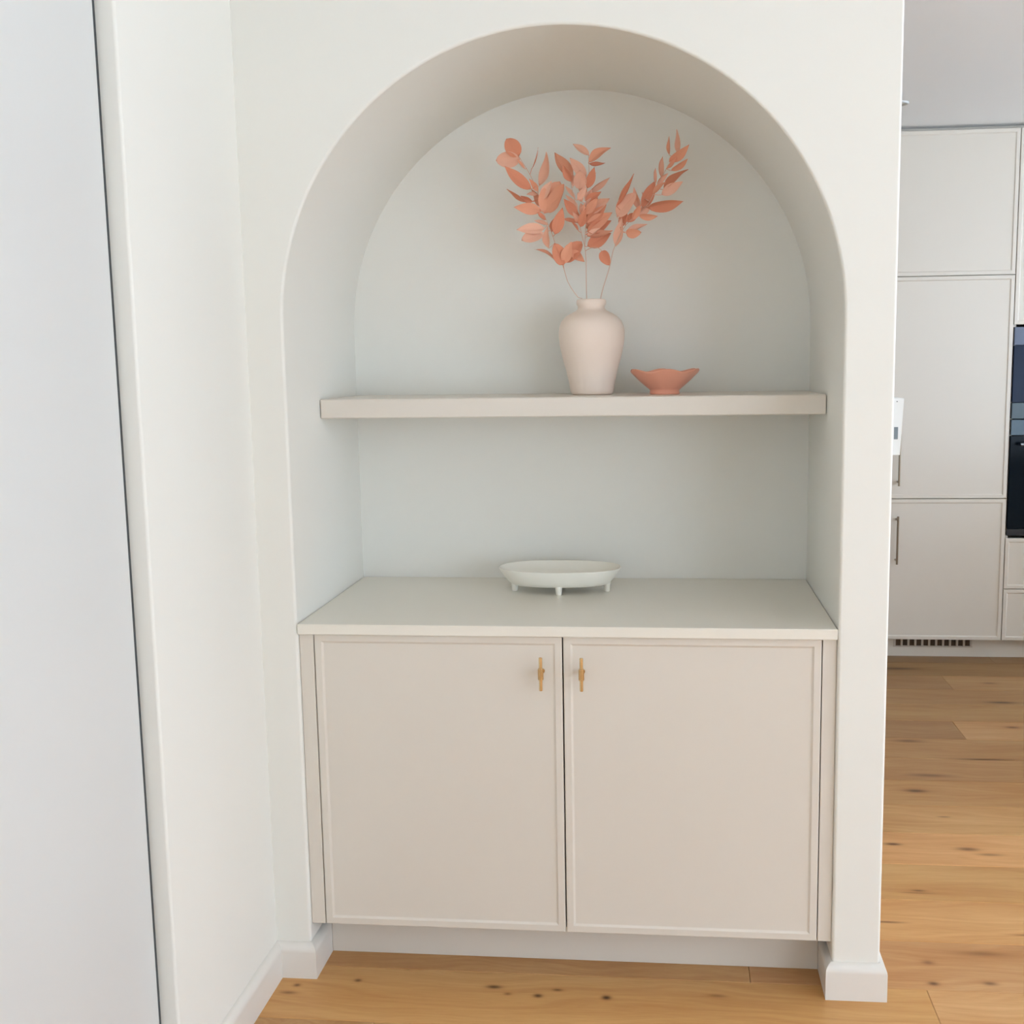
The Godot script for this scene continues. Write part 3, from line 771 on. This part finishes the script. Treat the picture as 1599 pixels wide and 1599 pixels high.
func build_kitchen() -> void:
	# tall cabinet in front of the fridge
	var f := thing("tall_cabinet", "tall off-white cabinet with three slim-framed doors past the wall end", "cabinet", Vector3(1.316, 0.0, KZ - 0.02))
	var fb := Shape.new()
	fb.box(v3(0.004, 0.1, -0.58), v3(0.598, 2.583, -0.002), 0.001)
	obj("body", fb, cabinet_paint, f)
	var ys := [[0.0995, 0.8150, true], [0.8185, 1.9015, true], [1.9050, 2.5845, false]]
	for q in ys:
		var d := obj("door", slim_door(0.597, q[1] - q[0]), cabinet_paint, f)
		d.position = v3(0.0015, q[0], 0.0)
		if q[2]:
			if q[0] < 0.5: bar_pull(d, 0.070, 0.392, 0.634)
			else: bar_pull(d, 0.070, 0.066, 0.40)
	# oven tower
	var t := thing("oven_tower", "off-white oven housing cabinet at the picture's edge with drawers below the ovens", "cabinet", Vector3(1.9165, 0.0, KZ - 0.02))
	var tb := Shape.new()
	tb.box(v3(0.002, 0.1, -0.58), v3(0.018, 2.583, -0.001), 0.001)
	tb.box(v3(0.582, 0.1, -0.58), v3(0.598, 2.583, -0.001), 0.001)
	tb.box(v3(0.018, 0.1, -0.58), v3(0.582, 0.612, -0.022), 0.001)
	tb.box(v3(0.018, 1.668, -0.58), v3(0.582, 2.583, -0.022), 0.001)
	tb.box(v3(0.018, 0.612, -0.58), v3(0.582, 1.668, -0.56), 0.001)
	obj("body", tb, cabinet_paint, t)
	var up := obj("door", slim_door(0.597, 2.5845 - 1.6655), cabinet_paint, t)
	up.position = v3(0.0015, 1.6655, 0.0)
	for q in [[0.3635, 0.6185], [0.0995, 0.3600]]:
		obj("drawer", slim_door(0.597, q[1] - q[0]), cabinet_paint, t).position = v3(0.0015, q[0], 0.0)
	var panel := Shape.new()
	panel.box(v3(2.5185, 0.0, ZK), v3(2.536, 2.585, KZ + 0.002), 0.001)
	tag(obj("end_panel", panel, cabinet_paint), "off-white end panel closing the far side of the oven housing", "panel")
	var sc := Shape.new()
	sc.box(v3(1.316, 2.5865, KZ - 0.10), v3(2.536, TOP - 0.0005, KZ - 0.065), 0.001)
	tag(obj("scribe_filler", sc, cabinet_paint), "narrow recessed filler strip between the tall cabinets and the ceiling", "filler")
	# microwave oven and oven
	var steel := mat(rgb(112, 119, 136), 0.4, 0.2, 0.3)
	var dim_steel := mat(rgb(98, 110, 116), 0.4, 0.2, 0.3)
	var navy := mat(rgb(34, 44, 66), 0.07, 0.0, 0.2)
	var black_glass := mat(rgb(22, 28, 34), 0.08, 0.0, 0.2)
	var trim := mat(rgb(46, 46, 49), 0.35)
	var mw := thing("microwave_oven", "dark glass built-in microwave with a blue-grey fascia, above the oven", "microwave", Vector3(1.9225, 0.0, KZ - 0.02))
	var a := Shape.new()
	a.box(v3(0.02, 1.224, -0.42), v3(0.568, 1.65, -0.001), 0.001)
	obj("body", a, trim, mw)
	a = Shape.new(); a.box(v3(0.0, 1.567, 0.0), v3(0.588, 1.6535, 0.02), 0.002); obj("fascia", a, steel, mw)
	a = Shape.new(); a.box(v3(0.0, 1.2895, 0.0), v3(0.588, 1.5655, 0.020), 0.002); obj("door", a, navy, mw)
	a = Shape.new(); a.box(v3(0.0, 1.210, 0.0), v3(0.588, 1.288, 0.022), 0.002); obj("lower_fascia", a, dim_steel, mw)
	var ov := thing("wall_oven", "black glass built-in oven below the microwave", "oven", Vector3(1.9225, 0.0, KZ - 0.02))
	a = Shape.new(); a.box(v3(0.02, 0.628, -0.54), v3(0.568, 1.2055, -0.001), 0.001); obj("body", a, trim, ov)
	a = Shape.new(); a.box(v3(0.0, 1.1295, 0.0), v3(0.588, 1.2065, 0.020), 0.002); obj("control_panel", a, mat(rgb(66, 80, 88), 0.25, 0.3), ov)
	a = Shape.new(); a.box(v3(0.0, 0.667, 0.0), v3(0.588, 1.127, 0.022), 0.002)
	var dr := obj("door", a, black_glass, ov)
	a = Shape.new()
	a.tube([v3(0.036, 1.087, 0.062), v3(0.552, 1.087, 0.062)], 0.0085, 0.0085, 14)
	for x in [0.075, 0.513]: a.tube([v3(x, 1.087, 0.021), v3(x, 1.087, 0.06)], 0.0065, 0.0065, 12)
	obj("handle", a, mat(rgb(150, 160, 166), 0.3, 1.0), dr)
	a = Shape.new(); a.box(v3(0.0, 0.632, 0.0), v3(0.588, 0.665, 0.018), 0.002); obj("bottom_trim", a, trim, ov)
	# kickboard with a slotted vent
	var k := thing("kickboard", "beige kickboard under the tall kitchen cabinets with a slotted vent", "kickboard", Vector3(1.30, 0.0, KZ - 0.066))
	var b := Shape.new()
	b.box(v3(0.0, 0.0, 0.0), v3(1.236, 0.053, 0.016), 0.0005)
	b.box(v3(0.0, 0.053, 0.0), v3(0.100, 0.0985, 0.016), 0.0005)
	b.box(v3(0.489, 0.053, 0.0), v3(1.236, 0.0985, 0.016), 0.0005)
	obj("board", b, cabinet_paint, k)
	var g := Shape.new()
	g.box(v3(0.098, 0.048, 0.0155), v3(0.491, 0.0545, 0.0185), 0.0006)
	g.box(v3(0.098, 0.0945, 0.0155), v3(0.491, 0.0985, 0.0185), 0.0006)
	var grille := obj("vent_grille", g, mat(rgb(205, 192, 176), 0.5), k)
	for i in 12:
		var x := 0.1005 + (0.388 - 0.0095) * i / 11.0 - 0.0005
		var bar := Shape.new()
		bar.box(v3(x, 0.0545, 0.008), v3(x + 0.0105, 0.0945, 0.018), 0.0006)
		obj("bar", bar, mat(rgb(205, 192, 176), 0.5), grille)
	var hole := Shape.new()
	hole.box(v3(0.1005, 0.0535, -0.004), v3(0.4885, 0.0980, 0.007))
	obj("vent_back", hole, mat(rgb(98, 78, 60), 0.9), k)
	# island bench beyond the frame: it shades the floor and the low fronts from the glazing
	var isl := thing("kitchen_island", "off-white kitchen island bench outside the picture", "island", v3(3.35, 0.0, -1.35))
	var ib := Shape.new()
	ib.box(v3(-1.08, 0.0, -0.42), v3(1.08, 0.88, 0.42), 0.002)
	obj("body", ib, cabinet_paint, isl)
	var it := Shape.new()
	it.box(v3(-1.12, 0.88, -0.47), v3(1.12, 0.92, 0.47), 0.003)
	obj("bench_top", it, counter_mat, isl)
	# controller on the end of the niche wall: only its edge shows
	var c := thing("wall_controller", "slim white wall controller with a small grey screen on the wall end", "controller", Vector3(XE, 1.2968, -0.02))
	var cs := Shape.new()
	var lo := [v3(0, 0, 0), v3(0.0185, 0, 0), v3(0.0185, 0, -0.07), v3(0, 0, -0.07)]
	var hi := [v3(0, 0.1275, 0), v3(0.0248, 0.1275, 0), v3(0.0248, 0.1275, -0.07), v3(0, 0.1275, -0.07)]
	var rings := []
	for st in [[0.0, 0.0016], [0.0016, 0.0], [0.1259, 0.0], [0.1275, 0.0016]]:
		var ring := []
		for i in 4:
			var q: Vector3 = lo[i].lerp(hi[i], st[0] / 0.1275)
			var m := Vector3(0.011, q.y, -0.035)
			ring.append(q + (m - q).normalized() * st[1])
		rings.append(ring)
	for r in 3:
		for i in 4:
			var j := (i + 1) % 4
			cs.quad(rings[r][i], rings[r][j], rings[r + 1][j], rings[r + 1][i])
	cs.quad(rings[3][0], rings[3][1], rings[3][2], rings[3][3])
	cs.quad(rings[0][3], rings[0][2], rings[0][1], rings[0][0])
	obj("case", cs, mat(rgb(238, 238, 235), 0.4), c)
	var scr := Shape.new()
	scr.box(v3(0.0045, 0.036, -0.004), v3(0.0132, 0.0635, 0.0006), 0.0002)
	obj("screen", scr, mat(rgb(128, 138, 144), 0.25), c)
	var dot := Shape.new()
	dot.tube([v3(0.0095, 0.1205, -0.003), v3(0.0095, 0.1205, 0.0005)], 0.0014, 0.0014, 12)
	obj("indicator", dot, mat(rgb(120, 122, 122), 0.4), c)
